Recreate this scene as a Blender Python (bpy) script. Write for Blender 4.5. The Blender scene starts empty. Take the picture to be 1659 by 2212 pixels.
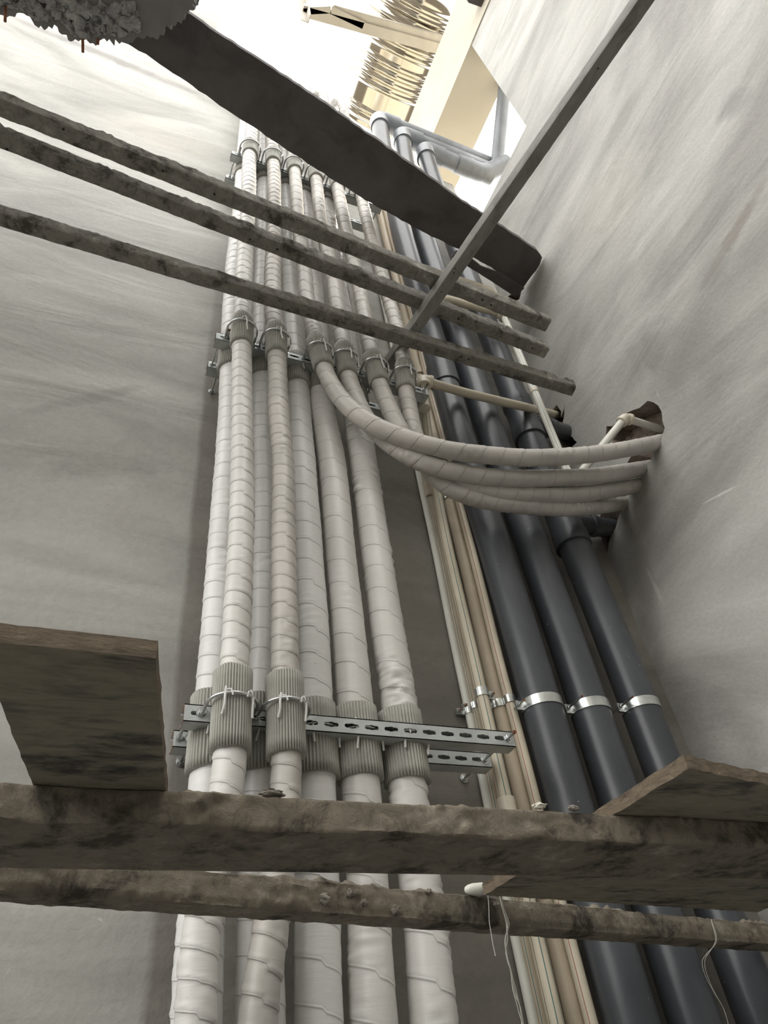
import bpy, bmesh, math, random
from mathutils import Vector, Matrix, noise
from mathutils.geometry import tessellate_polygon
PI = math.pi
random.seed(4)
S = bpy.context.scene
C = S.collection

# ---------------------------------------------------------------- camera
FPX = 1535.0
pit, rol, yaw = math.radians(42.34), math.radians(8.65), math.radians(-28.2)
ROT = Matrix.Rotation(yaw, 3, 'Z') @ Matrix.Rotation(pit, 3, 'X') @ Matrix.Rotation(rol, 3, 'Y')
cam_data = bpy.data.cameras.new('camera')
cam = bpy.data.objects.new('camera', cam_data); C.objects.link(cam)
rx, fy, uz = ROT.col[0], ROT.col[1], ROT.col[2]
M = Matrix(((rx[0], uz[0], -fy[0]), (rx[1], uz[1], -fy[1]), (rx[2], uz[2], -fy[2])))
cam.matrix_world = M.to_4x4()
cam_data.sensor_width = 36; cam_data.sensor_fit = 'AUTO'
cam_data.lens = FPX / 2212 * 36
cam_data.clip_start = 0.02
S.camera = cam

# ---------------------------------------------------------------- world, sun, exposure
w = bpy.data.worlds.new('sky'); S.world = w; w.use_nodes = True
wn = w.node_tree.nodes; wl = w.node_tree.links
bg = wn['Background']
tc = wn.new('ShaderNodeTexCoord'); sx = wn.new('ShaderNodeSeparateXYZ'); wl.new(tc.outputs['Generated'], sx.inputs[0])
cr = wn.new('ShaderNodeValToRGB'); wl.new(sx.outputs['Z'], cr.inputs[0])
cr.color_ramp.elements[0].position = 0.0; cr.color_ramp.elements[0].color = (.12, .105, .085, 1)
cr.color_ramp.elements[1].position = 0.05; cr.color_ramp.elements[1].color = (1.0, 0.99, 0.965, 1)
wl.new(cr.outputs[0], bg.inputs['Color'])
bg.inputs['Strength'].default_value = 4.0
sd = bpy.data.lights.new('sun', 'SUN'); sun = bpy.data.objects.new('sun', sd); C.objects.link(sun)
sd.energy = 4.5; sd.angle = math.radians(9); sd.color = (1, 0.93, 0.80)
sun.rotation_euler = Vector((0.90, -0.08, 1.0)).to_track_quat('Z', 'Y').to_euler()
S.view_settings.view_transform = 'Standard'; S.view_settings.look = 'None'
S.view_settings.gamma = 1; S.view_settings.use_curve_mapping = False
S.view_settings.exposure = 0.03

# ---------------------------------------------------------------- measuring helpers (photo pixel -> point on a real plane)
def ray(x, y):
    return ROT @ Vector(((x - 829.5) / FPX, 1.0, -(y - 1106.0) / FPX))
def onY(x, y, Y): d = ray(x, y); return d * (Y / d.y)
def onX(x, y, X): d = ray(x, y); return d * (X / d.x)
def onZ(x, y, Z): d = ray(x, y); return d * (Z / d.z)

WY = 1.69      # back wall plane
WX = 1.918     # right wall plane

# ---------------------------------------------------------------- object helpers
def tag(o, label=None, cat=None, group=None, kind=None):
    if label: o['label'] = label
    if cat: o['category'] = cat
    if group: o['group'] = group
    if kind: o['kind'] = kind
    return o
def empty(name, loc, label, cat, group=None):
    o = bpy.data.objects.new(name, None); C.objects.link(o); o.location = loc
    o.empty_display_size = 0.05
    return tag(o, label, cat, group)
def link(name, bm, mats, parent=None, smooth=True, loc=None):
    me = bpy.data.meshes.new(name)
    bm.normal_update()
    bm.to_mesh(me); bm.free()
    if smooth:
        me.polygons.foreach_set('use_smooth', [True] * len(me.polygons))
        if name not in ('insulated_pipe', 'rubber_sleeve'): me.set_sharp_from_angle(angle=math.radians(38))
    for m in (mats if isinstance(mats, (list, tuple)) else [mats]): me.materials.append(m)
    o = bpy.data.objects.new(name, me); C.objects.link(o)
    if parent:
        o.parent = parent
        L = Vector((0, 0, 0)); p = parent
        while p: L = L + Vector(p.location); p = p.parent
        me.transform(Matrix.Translation(-L))
    else:
        # origin to the base centre of the thing
        xs = [v.co for v in me.vertices]
        if xs:
            c = Vector(((min(v.x for v in xs) + max(v.x for v in xs)) / 2, (min(v.y for v in xs) + max(v.y for v in xs)) / 2, min(v.z for v in xs)))
            me.transform(Matrix.Translation(-c)); o.location = c
    return o
def fin(o):
    return o

def catmull(pts, step):
    P = [Vector(p) for p in pts]
    if len(P) == 2:
        n = max(2, int((P[1] - P[0]).length / step)); return [P[0].lerp(P[1], i / n) for i in range(n + 1)]
    Q = [P[0] * 2 - P[1]] + P + [P[-1] * 2 - P[-2]]
    out = []
    for i in range(1, len(Q) - 2):
        a, b, c, d = Q[i - 1:i + 3]
        n = max(2, int((c - b).length / step))
        t0 = 0; t1 = max(1e-4, (b - a).length ** .5); t2 = t1 + max(1e-4, (c - b).length ** .5); t3 = t2 + max(1e-4, (d - c).length ** .5)
        for k in range(n):
            t = t1 + (t2 - t1) * k / n
            A1 = a * ((t1 - t) / (t1 - t0)) + b * ((t - t0) / (t1 - t0))
            A2 = b * ((t2 - t) / (t2 - t1)) + c * ((t - t1) / (t2 - t1))
            A3 = c * ((t3 - t) / (t3 - t2)) + d * ((t - t2) / (t3 - t2))
            B1 = A1 * ((t2 - t) / (t2 - t0)) + A2 * ((t - t0) / (t2 - t0))
            B2 = A2 * ((t3 - t) / (t3 - t1)) + A3 * ((t - t1) / (t3 - t1))
            out.append(B1 * ((t2 - t) / (t2 - t1)) + B2 * ((t - t1) / (t2 - t1)))
    out.append(P[-1]); return out
def fillet(pts, r, n=8):
    """polyline with rounded corners"""
    P = [Vector(p) for p in pts]; out = [P[0]]
    for i in range(1, len(P) - 1):
        a = (P[i - 1] - P[i]); b = (P[i + 1] - P[i])
        ra = min(r, a.length * .45, b.length * .45)
        s = P[i] + a.normalized() * ra; e = P[i] + b.normalized() * ra
        for k in range(n + 1):
            t = k / n
            out.append(s * (1 - t) ** 2 + P[i] * 2 * t * (1 - t) + e * t * t)
    out.append(P[-1]); return out
def frames(path, ref=None):
    T = []
    for i in range(len(path)):
        a = path[max(0, i - 1)]; b = path[min(len(path) - 1, i + 1)]
        T.append((b - a).normalized())
    n = Vector(ref) if ref else (Vector((0, -1, 0)) if abs(T[0].y) < .9 else Vector((0, 0, 1)))
    N = []
    for t in T:
        n = (n - t * n.dot(t)).normalized(); N.append(n.copy())
    return T, N
def tube(bm, path, rad, seg=16, cap=True, rfun=None, stripes=None, ref=None, mat=0, span=None):
    """rad: number or list; rfun(s, theta, i)->radius; stripes: [(angle, halfwidth, mat)]"""
    path = [Vector(p) for p in path]
    T, N = frames(path, ref)
    th = [2 * PI * k / seg for k in range(seg)]
    sm = {}
    if stripes:
        for a, h, m in stripes:
            th = [t for t in th if abs((t - a + PI) % (2 * PI) - PI) > h * 1.3]
            th += [(a - h) % (2 * PI), (a + h) % (2 * PI)]
        th.sort()
        for j in range(len(th)):
            mid = (th[j] + ((th[(j + 1) % len(th)] - th[j]) % (2 * PI)) / 2)
            for a, h, m in stripes:
                if abs((mid - a + PI) % (2 * PI) - PI) < h * .9: sm[j] = m
    n = len(th); rings = []; s = 0
    for i, p in enumerate(path):
        if i: s += (p - path[i - 1]).length
        B = T[i].cross(N[i]); ring = []
        for t in th:
            r = rfun(s, t, i) if rfun else (rad[i] if isinstance(rad, (list, tuple)) else rad)
            ring.append(bm.verts.new(p + (N[i] * math.cos(t) + B * math.sin(t)) * r))
        rings.append(ring)
    for i in range(len(rings) - 1):
        for j in range(n):
            k = (j + 1) % n
            f = bm.faces.new((rings[i][j], rings[i][k], rings[i + 1][k], rings[i + 1][j]))
            f.material_index = sm.get(j, mat)
    if cap:
        f = bm.faces.new(list(reversed(rings[0]))); f.material_index = mat
        f = bm.faces.new(rings[-1]); f.material_index = mat
    return rings
def lathe(bm, c, axis, prof, seg=24, mat=0, ref=None):
    """prof: [(along, radius)] around axis through c"""
    axis = Vector(axis).normalized()
    n = Vector(ref) if ref else (Vector((0, -1, 0)) if abs(axis.y) < .9 else Vector((0, 0, 1)))
    n = (n - axis * n.dot(axis)).normalized(); b = axis.cross(n)
    rings = []
    for a, r in prof:
        rings.append([bm.verts.new(Vector(c) + axis * a + (n * math.cos(2 * PI * k / seg) + b * math.sin(2 * PI * k / seg)) * max(r, 1e-5)) for k in range(seg)])
    for i in range(len(rings) - 1):
        for j in range(seg):
            k = (j + 1) % seg
            bm.faces.new((rings[i][j], rings[i][k], rings[i + 1][k], rings[i + 1][j])).material_index = mat
    bm.faces.new(list(reversed(rings[0]))).material_index = mat
    bm.faces.new(rings[-1]).material_index = mat
def box(bm, c, size, R=None, mat=0, bev=0):
    vs = []
    for dx in (-.5, .5):
        for dy in (-.5, .5):
            for dz in (-.5, .5):
                v = Vector((dx * size[0], dy * size[1], dz * size[2]))
                if R: v = R @ v
                vs.append(bm.verts.new(Vector(c) + v))
    fs = [(0, 1, 3, 2), (4, 6, 7, 5), (0, 4, 5, 1), (2, 3, 7, 6), (0, 2, 6, 4), (1, 5, 7, 3)]
    F = [bm.faces.new([vs[i] for i in f]) for f in fs]
    for f in F: f.material_index = mat
    if bev:
        es = list({e for f in F for e in f.edges})
        bmesh.ops.bevel(bm, geom=es, offset=bev, segments=2, affect='EDGES', profile=.6)
def plate(bm, outer, holes, to3, thick, matf=0, mats=0, math_=None, jit=0):
    """flat plate from 2D loops (with holes); to3(u, v, d) maps to space, d = depth into the plate"""
    loops = [list(outer)] + [list(h) for h in holes]
    flat = [p for l in loops for p in l]
    tris = tessellate_polygon([[Vector((p[0], p[1], 0)) for p in l] for l in loops])
    F = [bm.verts.new(to3(p[0], p[1], 0)) for p in flat]
    B = [bm.verts.new(to3(p[0], p[1], thick)) for p in flat]
    for t in tris:
        try: bm.faces.new([F[i] for i in t]).material_index = matf
        except ValueError: pass
        try: bm.faces.new([B[i] for i in reversed(t)]).material_index = mats
        except ValueError: pass
    k = 0
    for li, l in enumerate(loops):
        for i in range(len(l)):
            a, b = k + i, k + (i + 1) % len(l)
            m = mats if li == 0 else (math_ if math_ is not None else mats)
            bm.faces.new((F[a], F[b], B[b], B[a])).material_index = m
        k += len(l)
    bmesh.ops.recalc_face_normals(bm, faces=bm.faces[:])
def rough_loop(pts, step, amp, seed=0, closed=True):
    rnd = random.Random(seed); out = []
    n = len(pts)
    for i in range(n if closed else n - 1):
        a, b = Vector(pts[i]), Vector(pts[(i + 1) % n])
        L = (b - a).length; m = max(1, int(L / step))
        nx = Vector((-(b - a).y, (b - a).x)).normalized()
        for k in range(m):
            p = a.lerp(b, k / m)
            q = p + nx * rnd.uniform(-amp, amp) if k else p + Vector((rnd.uniform(-amp, amp) * .3, rnd.uniform(-amp, amp) * .3))
            out.append((q.x, q.y))
    return out

# ---------------------------------------------------------------- materials
def new_mat(name):
    m = bpy.data.materials.new(name); m.use_nodes = True
    return m, m.node_tree.nodes, m.node_tree.links, m.node_tree.nodes['Principled BSDF']
def ramp(n, stops):
    r = n.new('ShaderNodeValToRGB')
    r.color_ramp.elements[0].position = stops[0][0]; r.color_ramp.elements[0].color = (*stops[0][1], 1)
    r.color_ramp.elements[1].position = stops[-1][0]; r.color_ramp.elements[1].color = (*stops[-1][1], 1)
    for p, c in stops[1:-1]:
        e = r.color_ramp.elements.new(p); e.color = (*c, 1)
    return r
def nz(n, l, coord, scale, detail=4, rough=.55, dist=0, vec=(1, 1, 1), rot=(0, 0, 0), loc=(0, 0, 0)):
    mp = n.new('ShaderNodeMapping'); mp.inputs['Scale'].default_value = vec; mp.inputs['Rotation'].default_value = rot; mp.inputs['Location'].default_value = loc
    l.new(coord, mp.inputs['Vector'])
    t = n.new('ShaderNodeTexNoise'); t.inputs['Scale'].default_value = scale; t.inputs['Detail'].default_value = detail
    t.inputs['Roughness'].default_value = rough; t.inputs['Distortion'].default_value = dist
    l.new(mp.outputs['Vector'], t.inputs['Vector'])
    return t.outputs['Fac']
def mixc(n, l, fac, a, b, mode='MIX'):
    m = n.new('ShaderNodeMix'); m.data_type = 'RGBA'; m.blend_type = mode
    if isinstance(fac, (int, float)): m.inputs['Factor'].default_value = fac
    else: l.new(fac, m.inputs['Factor'])
    for s, v in (('A', a), ('B', b)):
        i = [x for x in m.inputs if x.name == s and x.type == 'RGBA'][0]
        if isinstance(v, tuple): i.default_value = (*v, 1)
        else: l.new(v, i)
    return [x for x in m.outputs if x.type == 'RGBA'][0]
def bump(n, l, h, strength, dist, prev=None):
    b = n.new('ShaderNodeBump'); b.inputs['Strength'].default_value = strength; b.inputs['Distance'].default_value = dist
    l.new(h, b.inputs['Height'])
    if prev: l.new(prev, b.inputs['Normal'])
    return b.outputs['Normal']
def geo_pos(n):
    return n.new('ShaderNodeNewGeometry').outputs['Position']

def vmath(n, l, op, a, b=None):
    v = n.new('ShaderNodeVectorMath'); v.operation = op
    for i, x in enumerate((a, b)):
        if x is None: continue
        if isinstance(x, (tuple, Vector)): v.inputs[i].default_value = tuple(x)
        else: l.new(x, v.inputs[i])
    return v
def stain_tone_mask(n, l, co, A, B, wd, seed):
    """soft elongated patch on the wall from A to B, half width wd, broken up by noise"""
    A, B = Vector(A), Vector(B); c = (A + B) / 2; u = (B - A); L = u.length / 2; u.normalize()
    d = vmath(n, l, 'SUBTRACT', co, c)
    al = vmath(n, l, 'DOT_PRODUCT', d.outputs[0], u).outputs['Value']
    ln = vmath(n, l, 'LENGTH', d.outputs[0]).outputs['Value']
    def m(op, a, b=None, cl=False):
        x = n.new('ShaderNodeMath'); x.operation = op; x.use_clamp = cl
        for i, y in enumerate((a, b)):
            if y is None: continue
            if isinstance(y, (int, float)): x.inputs[i].default_value = y
            else: l.new(y, x.inputs[i])
        return x.outputs[0]
    a2 = m('MULTIPLY', al, al); l2 = m('MULTIPLY', ln, ln)
    ac = m('DIVIDE', m('MAXIMUM', m('SUBTRACT', l2, a2), 0), wd * wd)
    q = m('ADD', ac, m('DIVIDE', a2, L * L))
    nn = nz(n, l, co, 5, 5, .65, 1.0, (1, 1, 1), (0, 0, 0), (seed, seed * 2, 1))
    q = m('ADD', q, m('MULTIPLY', m('SUBTRACT', nn, .5), 2.2))
    return m('SUBTRACT', 1, q, True)
def plaster(name, base, dark, light, rot=0.0, axis='Y', seed=0.0, stains_and_tones=(), dark_band=None):
    m, n, l, p = new_mat(name)
    co = geo_pos(n)
    # in-plane stretched trowel smears
    vec = (0.7, 1, 1.3) if axis == 'Y' else (1, 0.7, 1.3)
    r3 = (0, rot, 0) if axis == 'Y' else (rot, 0, 0)
    big = nz(n, l, co, 1.1, 5, .55, 1.2, vec, r3, (seed, seed, 0))
    sm = nz(n, l, co, 1.9, 4, .5, 1.6, (vec[0] * .7, vec[1] * .7 if axis != 'Y' else 1, 1.7), r3, (3 + seed, 1, 2))
    c1 = ramp(n, [(.32, dark), (.5, base), (.68, light)]); l.new(big, c1.inputs[0])
    c2 = ramp(n, [(.30, (.74, .74, .73)), (.52, (.98, .98, .98)), (.75, (1.10, 1.09, 1.08))]); l.new(sm, c2.inputs[0])
    c = mixc(n, l, .8, c1.outputs[0], c2.outputs[0], 'MULTIPLY')
    fine = nz(n, l, co, 60, 3, .7)
    c3 = ramp(n, [(.3, (.90, .90, .89)), (.7, (1.06, 1.06, 1.06))]); l.new(fine, c3.inputs[0])
    c = mixc(n, l, .7, c, c3.outputs[0], 'MULTIPLY')
    # small pale scratches of lime
    sc = nz(n, l, co, 5, 8, .75, 3.5, (1, 1, .6), (0.4, 0.5, 0), (9 + seed, 4, 1))
    s2 = ramp(n, [(.67, (0, 0, 0)), (.72, (1, 1, 1))]); l.new(sc, s2.inputs[0])
    c = mixc(n, l, s2.outputs[0], c, (.62, .60, .56))
    if dark_band:   # darker, browner band behind the pipes, fading out higher up
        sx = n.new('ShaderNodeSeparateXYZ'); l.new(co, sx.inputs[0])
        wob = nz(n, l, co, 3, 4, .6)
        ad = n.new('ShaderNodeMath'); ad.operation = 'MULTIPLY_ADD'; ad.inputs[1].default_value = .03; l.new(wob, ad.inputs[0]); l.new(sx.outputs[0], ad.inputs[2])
        rr = n.new('ShaderNodeMapRange'); rr.inputs['From Min'].default_value = dark_band; rr.inputs['From Max'].default_value = dark_band + .018; l.new(ad.outputs[0], rr.inputs['Value'])
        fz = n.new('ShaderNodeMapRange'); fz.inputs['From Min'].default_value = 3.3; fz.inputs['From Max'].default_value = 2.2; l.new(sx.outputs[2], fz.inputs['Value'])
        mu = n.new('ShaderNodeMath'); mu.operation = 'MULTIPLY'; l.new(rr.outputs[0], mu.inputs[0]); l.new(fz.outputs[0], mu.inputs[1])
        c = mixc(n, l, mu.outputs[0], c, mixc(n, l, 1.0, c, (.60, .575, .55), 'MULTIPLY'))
    for k, (A, B, wd, col, st) in enumerate(stains_and_tones):
        mk = stain_tone_mask(n, l, co, A, B, wd, k * 1.7)
        mu = n.new('ShaderNodeMath'); mu.operation = 'MULTIPLY'; mu.inputs[1].default_value = st; l.new(mk, mu.inputs[0])
        c = mixc(n, l, mu.outputs[0], c, col)
    l.new(c, p.inputs['Base Color'])
    p.inputs['Roughness'].default_value = .62
    p.inputs['Specular IOR Level'].default_value = .35
    b = bump(n, l, fine, .35, .004)
    b = bump(n, l, sm, .5, .02, b)
    l.new(b, p.inputs['Normal'])
    return m
def simple(name, col, rough=.5, metal=0, var=.1, scale=8, bmp=0, bscale=60, spec=.5, vec=(1, 1, 1)):
    m, n, l, p = new_mat(name)
    co = geo_pos(n)
    f = nz(n, l, co, scale, 5, .6, .5, vec)
    lo = tuple(c * (1 - var) for c in col); hi = tuple(min(1, c * (1 + var)) for c in col)
    r = ramp(n, [(.35, lo), (.65, hi)]); l.new(f, r.inputs[0])
    l.new(r.outputs[0], p.inputs['Base Color'])
    p.inputs['Roughness'].default_value = rough; p.inputs['Metallic'].default_value = metal
    p.inputs['Specular IOR Level'].default_value = spec
    if bmp:
        g = nz(n, l, co, bscale, 4, .6)
        l.new(bump(n, l, g, bmp, .003), p.inputs['Normal'])
    return m
def dirty(name, base, stain, light, rough=.8, scale=9, bmp=.6, lo=.42, hi=.56, grain=None):
    """timber or board caked with cement: blotches with their own shape"""
    m, n, l, p = new_mat(name)
    co = geo_pos(n)
    a = nz(n, l, co, scale, 8, .68, .25, grain or (1, 1, 1))
    b_ = nz(n, l, co, scale * 3.1, 8, .7, .6, grain or (1, 1, 1), (0, 0, 0), (4, 2, 7))
    r1 = ramp(n, [(lo - .08, stain), (lo + .02, base), (hi, base), (hi + .12, light)]); l.new(a, r1.inputs[0])
    r2 = ramp(n, [(.3, (.55, .55, .55)), (.5, (1, 1, 1)), (.72, (1.25, 1.24, 1.2))]); l.new(b_, r2.inputs[0])
    c = mixc(n, l, .85, r1.outputs[0], r2.outputs[0], 'MULTIPLY')
    l.new(c, p.inputs['Base Color']); p.inputs['Roughness'].default_value = rough
    p.inputs['Specular IOR Level'].default_value = .3
    h = nz(n, l, co, 75, 6, .7)
    nn = bump(n, l, b_, bmp, .006); nn = bump(n, l, h, bmp * .7, .003, nn)
    l.new(nn, p.inputs['Normal'])
    return m
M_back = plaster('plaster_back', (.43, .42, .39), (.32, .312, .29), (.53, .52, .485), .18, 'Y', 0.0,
    [(onY(-40, 10, WY), onY(480, 225, WY), .07, (.20, .19, .18), .75), (onY(180, 250, WY), (onY(480, 330, WY)), .25, (.52, .49, .43), .5),  # dark smear, then a pale warm patch painting in the light there
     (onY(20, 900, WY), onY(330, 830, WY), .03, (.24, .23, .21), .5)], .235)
M_right = plaster('plaster_right', (.42, .41, .385), (.28, .272, .258), (.53, .52, .495), -.5, 'X', 5.0,
    [(onX(1670, 360, WX), onX(1500, 650, WX), .035, (.26, .235, .205), .8), (onX(1600, 180, WX), onX(1570, 270, WX), .10, (.27, .265, .25), .7),
     (onX(1300, 860, WX), onX(1460, 690, WX), .14, (.25, .24, .23), .75), (onX(1280, 560, WX), onX(1340, 320, WX), .30, (.56, .53, .48), .5),  # soft darker zone, then a broad pale warm patch
     (onX(1395, 1225, WX), onX(1440, 1320, WX), .012, (.55, .53, .49), .9), (onX(1515, 1090, WX), onX(1600, 1045, WX), .006, (.62, .60, .56), .9),
     (onX(1360, 1120, WX), onX(1430, 1500, WX), .07, (.22, .21, .195), .6)])  # darker strip below the broken hole
M_brick = dirty('broken_brick', (.27, .225, .185), (.09, .075, .062), (.42, .38, .33), .9, 14, 1.0)
M_concrete = dirty('broken_concrete', (.36, .36, .355), (.10, .10, .10), (.58, .57, .55), .85, 20, 1.0)
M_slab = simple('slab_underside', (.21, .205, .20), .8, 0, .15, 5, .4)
M_beam = dirty('cement_caked_timber', (.25, .235, .205), (.09, .082, .07), (.42, .40, .36), .85, 13, .8, .46, .57)
M_beam2 = dirty('cement_caked_front_timber', (.225, .195, .15), (.07, .06, .047), (.38, .34, .275), .85, 12, 1.0, .45, .56)
M_steel_beam = dirty('grey_batten', (.25, .245, .225), (.13, .12, .11), (.38, .37, .34), .6, 6, .25, .34, .62, (1, .5, 1))
M_plank = simple('dark_plank', (.105, .095, .092), .75, 0, .22, 5, .4, 40, .3)
M_ply = dirty('stained_plywood', (.25, .225, .17), (.075, .07, .065), (.33, .27, .20), .8, 13, .5, .46, .60, (.45, 1.5, 1))
M_plyedge = dirty('plywood_edge', (.22, .175, .125), (.09, .068, .05), (.33, .28, .215), .9, 14, .9, .4, .6, (1, 1, 4))
M_chan = simple('galvanised_steel', (.52, .55, .54), .5, .45, .16, 14, .15, 90)
M_rust = simple('rusty_cut_end', (.22, .09, .045), .85, .1, .3, 40)
M_zinc = simple('bright_zinc', (.62, .64, .64), .25, .95, .1, 20)
M_band = simple('clamp_band_steel', (.66, .68, .66), .28, .9, .14, 18)
M_tie = simple('nylon_tie', (.60, .60, .57), .45, 0, .06)
M_pad = simple('grey_rubber_sleeve', (.36, .35, .31), .5, 0, .12, 12, .2)
M_tape = None
def tape(name, col, dark, rough=.38):
    m, n, l, p = new_mat(name)
    co = geo_pos(n)
    a = nz(n, l, co, 4, 5, .6, .4)
    r = ramp(n, [(.32, dark), (.55, col), (.75, tuple(min(1, c * 1.06) for c in col))]); l.new(a, r.inputs[0])
    sp = nz(n, l, co, 90, 3, .6); r2 = ramp(n, [(.70, (1, 1, 1)), (.76, (.55, .5, .44))]); l.new(sp, r2.inputs[0])
    c = mixc(n, l, .6, r.outputs[0], r2.outputs[0], 'MULTIPLY')
    at = n.new('ShaderNodeAttribute'); at.attribute_name = 'seam'
    sp_ = n.new('ShaderNodeSeparateXYZ'); l.new(at.outputs['Vector'], sp_.inputs[0])
    def mt_(op, a, b=None, cl=False):
        x = n.new('ShaderNodeMath'); x.operation = op; x.use_clamp = cl
        for i, y in enumerate((a, b)):
            if y is None: continue
            if isinstance(y, (int, float)): x.inputs[i].default_value = y
            else: l.new(y, x.inputs[i])
        return x.outputs[0]
    ang = mt_('ARCTAN2', sp_.outputs[1], sp_.outputs[0])          # phase of the tape winding, -pi..pi
    line = mt_('SUBTRACT', 1, mt_('MULTIPLY', mt_('ABSOLUTE', ang), 5.5), True)
    c = mixc(n, l, mt_('MULTIPLY', mt_('MULTIPLY', line, sp_.outputs[2]), .42, True), c, tuple(x * .42 for x in dark))
    l.new(c, p.inputs['Base Color']); p.inputs['Roughness'].default_value = rough
    p.inputs['Specular IOR Level'].default_value = .5
    wr = nz(n, l, co, 22, 4, .6, 1.5, (.35, .35, 2.4))
    stp = mt_('SUBTRACT', 1, mt_('MULTIPLY', mt_('ABSOLUTE', mt_('SUBTRACT', ang, .22)), 4.0), True)
    b0 = bump(n, l, stp, .6, .0016)
    l.new(bump(n, l, wr, .15, .005, b0), p.inputs['Normal'])
    return m
M_tape = tape('white_wrapping_tape', (.69, .67, .635), (.60, .58, .545))
M_tape2 = tape('white_wrapping_tape_clean', (.73, .72, .70), (.66, .65, .63))
M_tape3 = tape('dusty_wrapping_tape', (.53, .50, .46), (.42, .40, .365), .42)
def black_pvc(name, col):
    m, n, l, p = new_mat(name)
    co = geo_pos(n)
    a = nz(n, l, co, 7, 6, .65, .6, (1, 1, .5)); r = ramp(n, [(.35, tuple(c * .85 for c in col)), (.7, tuple(c * 1.25 for c in col))]); l.new(a, r.inputs[0])
    d = nz(n, l, co, 70, 2, .5); r2 = ramp(n, [(.735, (0, 0, 0)), (.76, (.8, .8, .8))]); l.new(d, r2.inputs[0])
    c = mixc(n, l, r2.outputs[0], r.outputs[0], (.40, .40, .40))
    l.new(c, p.inputs['Base Color']); p.inputs['Roughness'].default_value = .27
    g = nz(n, l, co, 3, 4, .6, .5, (1, 1, .3)); r3 = ramp(n, [(.3, (.26, .26, .26)), (.7, (.42, .42, .42))]); l.new(g, r3.inputs[0]); l.new(r3.outputs[0], p.inputs['Roughness'])
    return m
M_black = black_pvc('dark_grey_pvc', (.060, .065, .073))
M_black2 = black_pvc('dark_grey_pvc_fitting', (.054, .059, .066))
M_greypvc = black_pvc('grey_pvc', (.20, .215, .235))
M_cream = simple('cream_ppr', (.60, .54, .42), .42, 0, .10, 5, .1)
M_tan = simple('tan_ppr', (.46, .39, .29), .48, 0, .14, 5, .1)
M_white = simple('white_ppr', (.70, .69, .62), .4, 0, .06, 5)
M_fit = simple('ivory_fitting', (.66, .60, .49), .35, 0, .06, 6)
M_red = simple('red_stripe', (.30, .10, .06), .5, 0, .15)
M_green = simple('green_stripe', (.06, .16, .15), .5, 0, .15)
M_dirt = simple('dirt_stripe', (.20, .15, .10), .8, 0, .3, 20)
M_inox = simple('polished_stainless', (.50, .46, .385), .12, 1.0, .06, 2)
M_inoxf = simple('brushed_stainless', (.45, .42, .36), .6, 0, .1, 4)
M_outer = simple('cream_render', (.50, .46, .38), .85, 0, .06, 2, .2)
M_thread = simple('white_thread', (.68, .66, .60), .8, 0, .1)
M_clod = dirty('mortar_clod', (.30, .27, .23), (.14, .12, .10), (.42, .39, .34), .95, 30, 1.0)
M_plasterbit = simple('white_plaster_crumb', (.75, .71, .62), .9, 0, .12, 60, .6)
M_hole = simple('dark_nail_hole', (.03, .025, .02), .9)

# ================================================================= setting
def struct(o): o['kind'] = 'structure'; return o
# back wall: tall left of x=0.05, low behind the pipes
bm = bmesh.new()
outer = [(-3.2, -1.5), (WX, -1.5), (WX, 5.42), (0.05, 5.42), (0.052, 8.4), (-3.2, 8.4)]
plate(bm, outer, [], lambda u, v, d: Vector((u, WY + d, v)), .2)
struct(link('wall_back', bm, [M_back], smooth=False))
# right wall: high near the camera, low towards the back corner; three broken holes
def yz(px, py): p = onX(px, py, WX); return (p.y, p.z)
big = [(1352, 893), (1382, 881), (1398, 866), (1412, 868), (1430, 889), (1436, 925), (1428, 950), (1408, 990), (1382, 1037), (1356, 1075),
       (1338, 1113), (1330, 1140), (1316, 1170), (1299, 1206)]
bigp = [yz(*p) for p in big]
lo = yz(1299, 1206); bigp[-1] = (min(lo[0], WY - .006), lo[1])
bigp += [(WY - .006, 1.90), (1.60, 1.97)]
bigp += [(1.45, 2.02), (1.36, 2.03), yz(1308, 945), yz(1310, 922), yz(1334, 912)]
hole1 = rough_loop(bigp, .03, .008, 3)
h2 = [yz(1221, 869), yz(1219, 900), yz(1214, 925), yz(1222, 952)]
h2 = h2[:3] + [(1.60, 2.36), (WY - .006, 2.38), (WY - .006, 2.68), (1.62, 2.66), (1.61, 2.60), (1.625, 2.575)]
hole2 = rough_loop(h2, .025, .006, 5)
h3 = [yz(1097, 640), yz(1128, 618), yz(1122, 646), yz(1104, 652)]
hole3 = rough_loop(h3, .02, .004, 7)
bm = bmesh.new()
outer = [(-3.2, -1.5), (WY, -1.5), (WY, 4.63), (0.965, 4.63), (0.965, 6.37), (-3.2, 6.37)]
plate(bm, outer, [hole1, hole2, hole3], lambda u, v, d: Vector((WX + d, u, v)), .24, 0, 0, 1)
wr = struct(link('wall_right', bm, [M_right, M_brick], smooth=False))
bm = bmesh.new()
for (a, b, c_, d) in ((1.0, 1.69, 1.6, 2.25), (1.5, 1.69, 2.3, 2.75), (1.35, 1.68, 3.3, 3.62)):
    nx, ny = 28, 28; g = []
    for i in range(nx + 1):
        for j in range(ny + 1):
            y = a + (b - a) * i / nx; z = c_ + (d - c_) * j / ny
            k = noise.noise(Vector((y * 9, z * 9, 1))) * .035 + noise.noise(Vector((y * 40, z * 40, 4))) * .02
            g.append(bm.verts.new((WX + .10 + k, y, z)))
    for i in range(nx):
        for j in range(ny):
            bm.faces.new((g[i * (ny + 1) + j], g[(i + 1) * (ny + 1) + j], g[(i + 1) * (ny + 1) + j + 1], g[i * (ny + 1) + j + 1]))
o = link('broken_masonry', bm, M_brick, wr, smooth=False)
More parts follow.
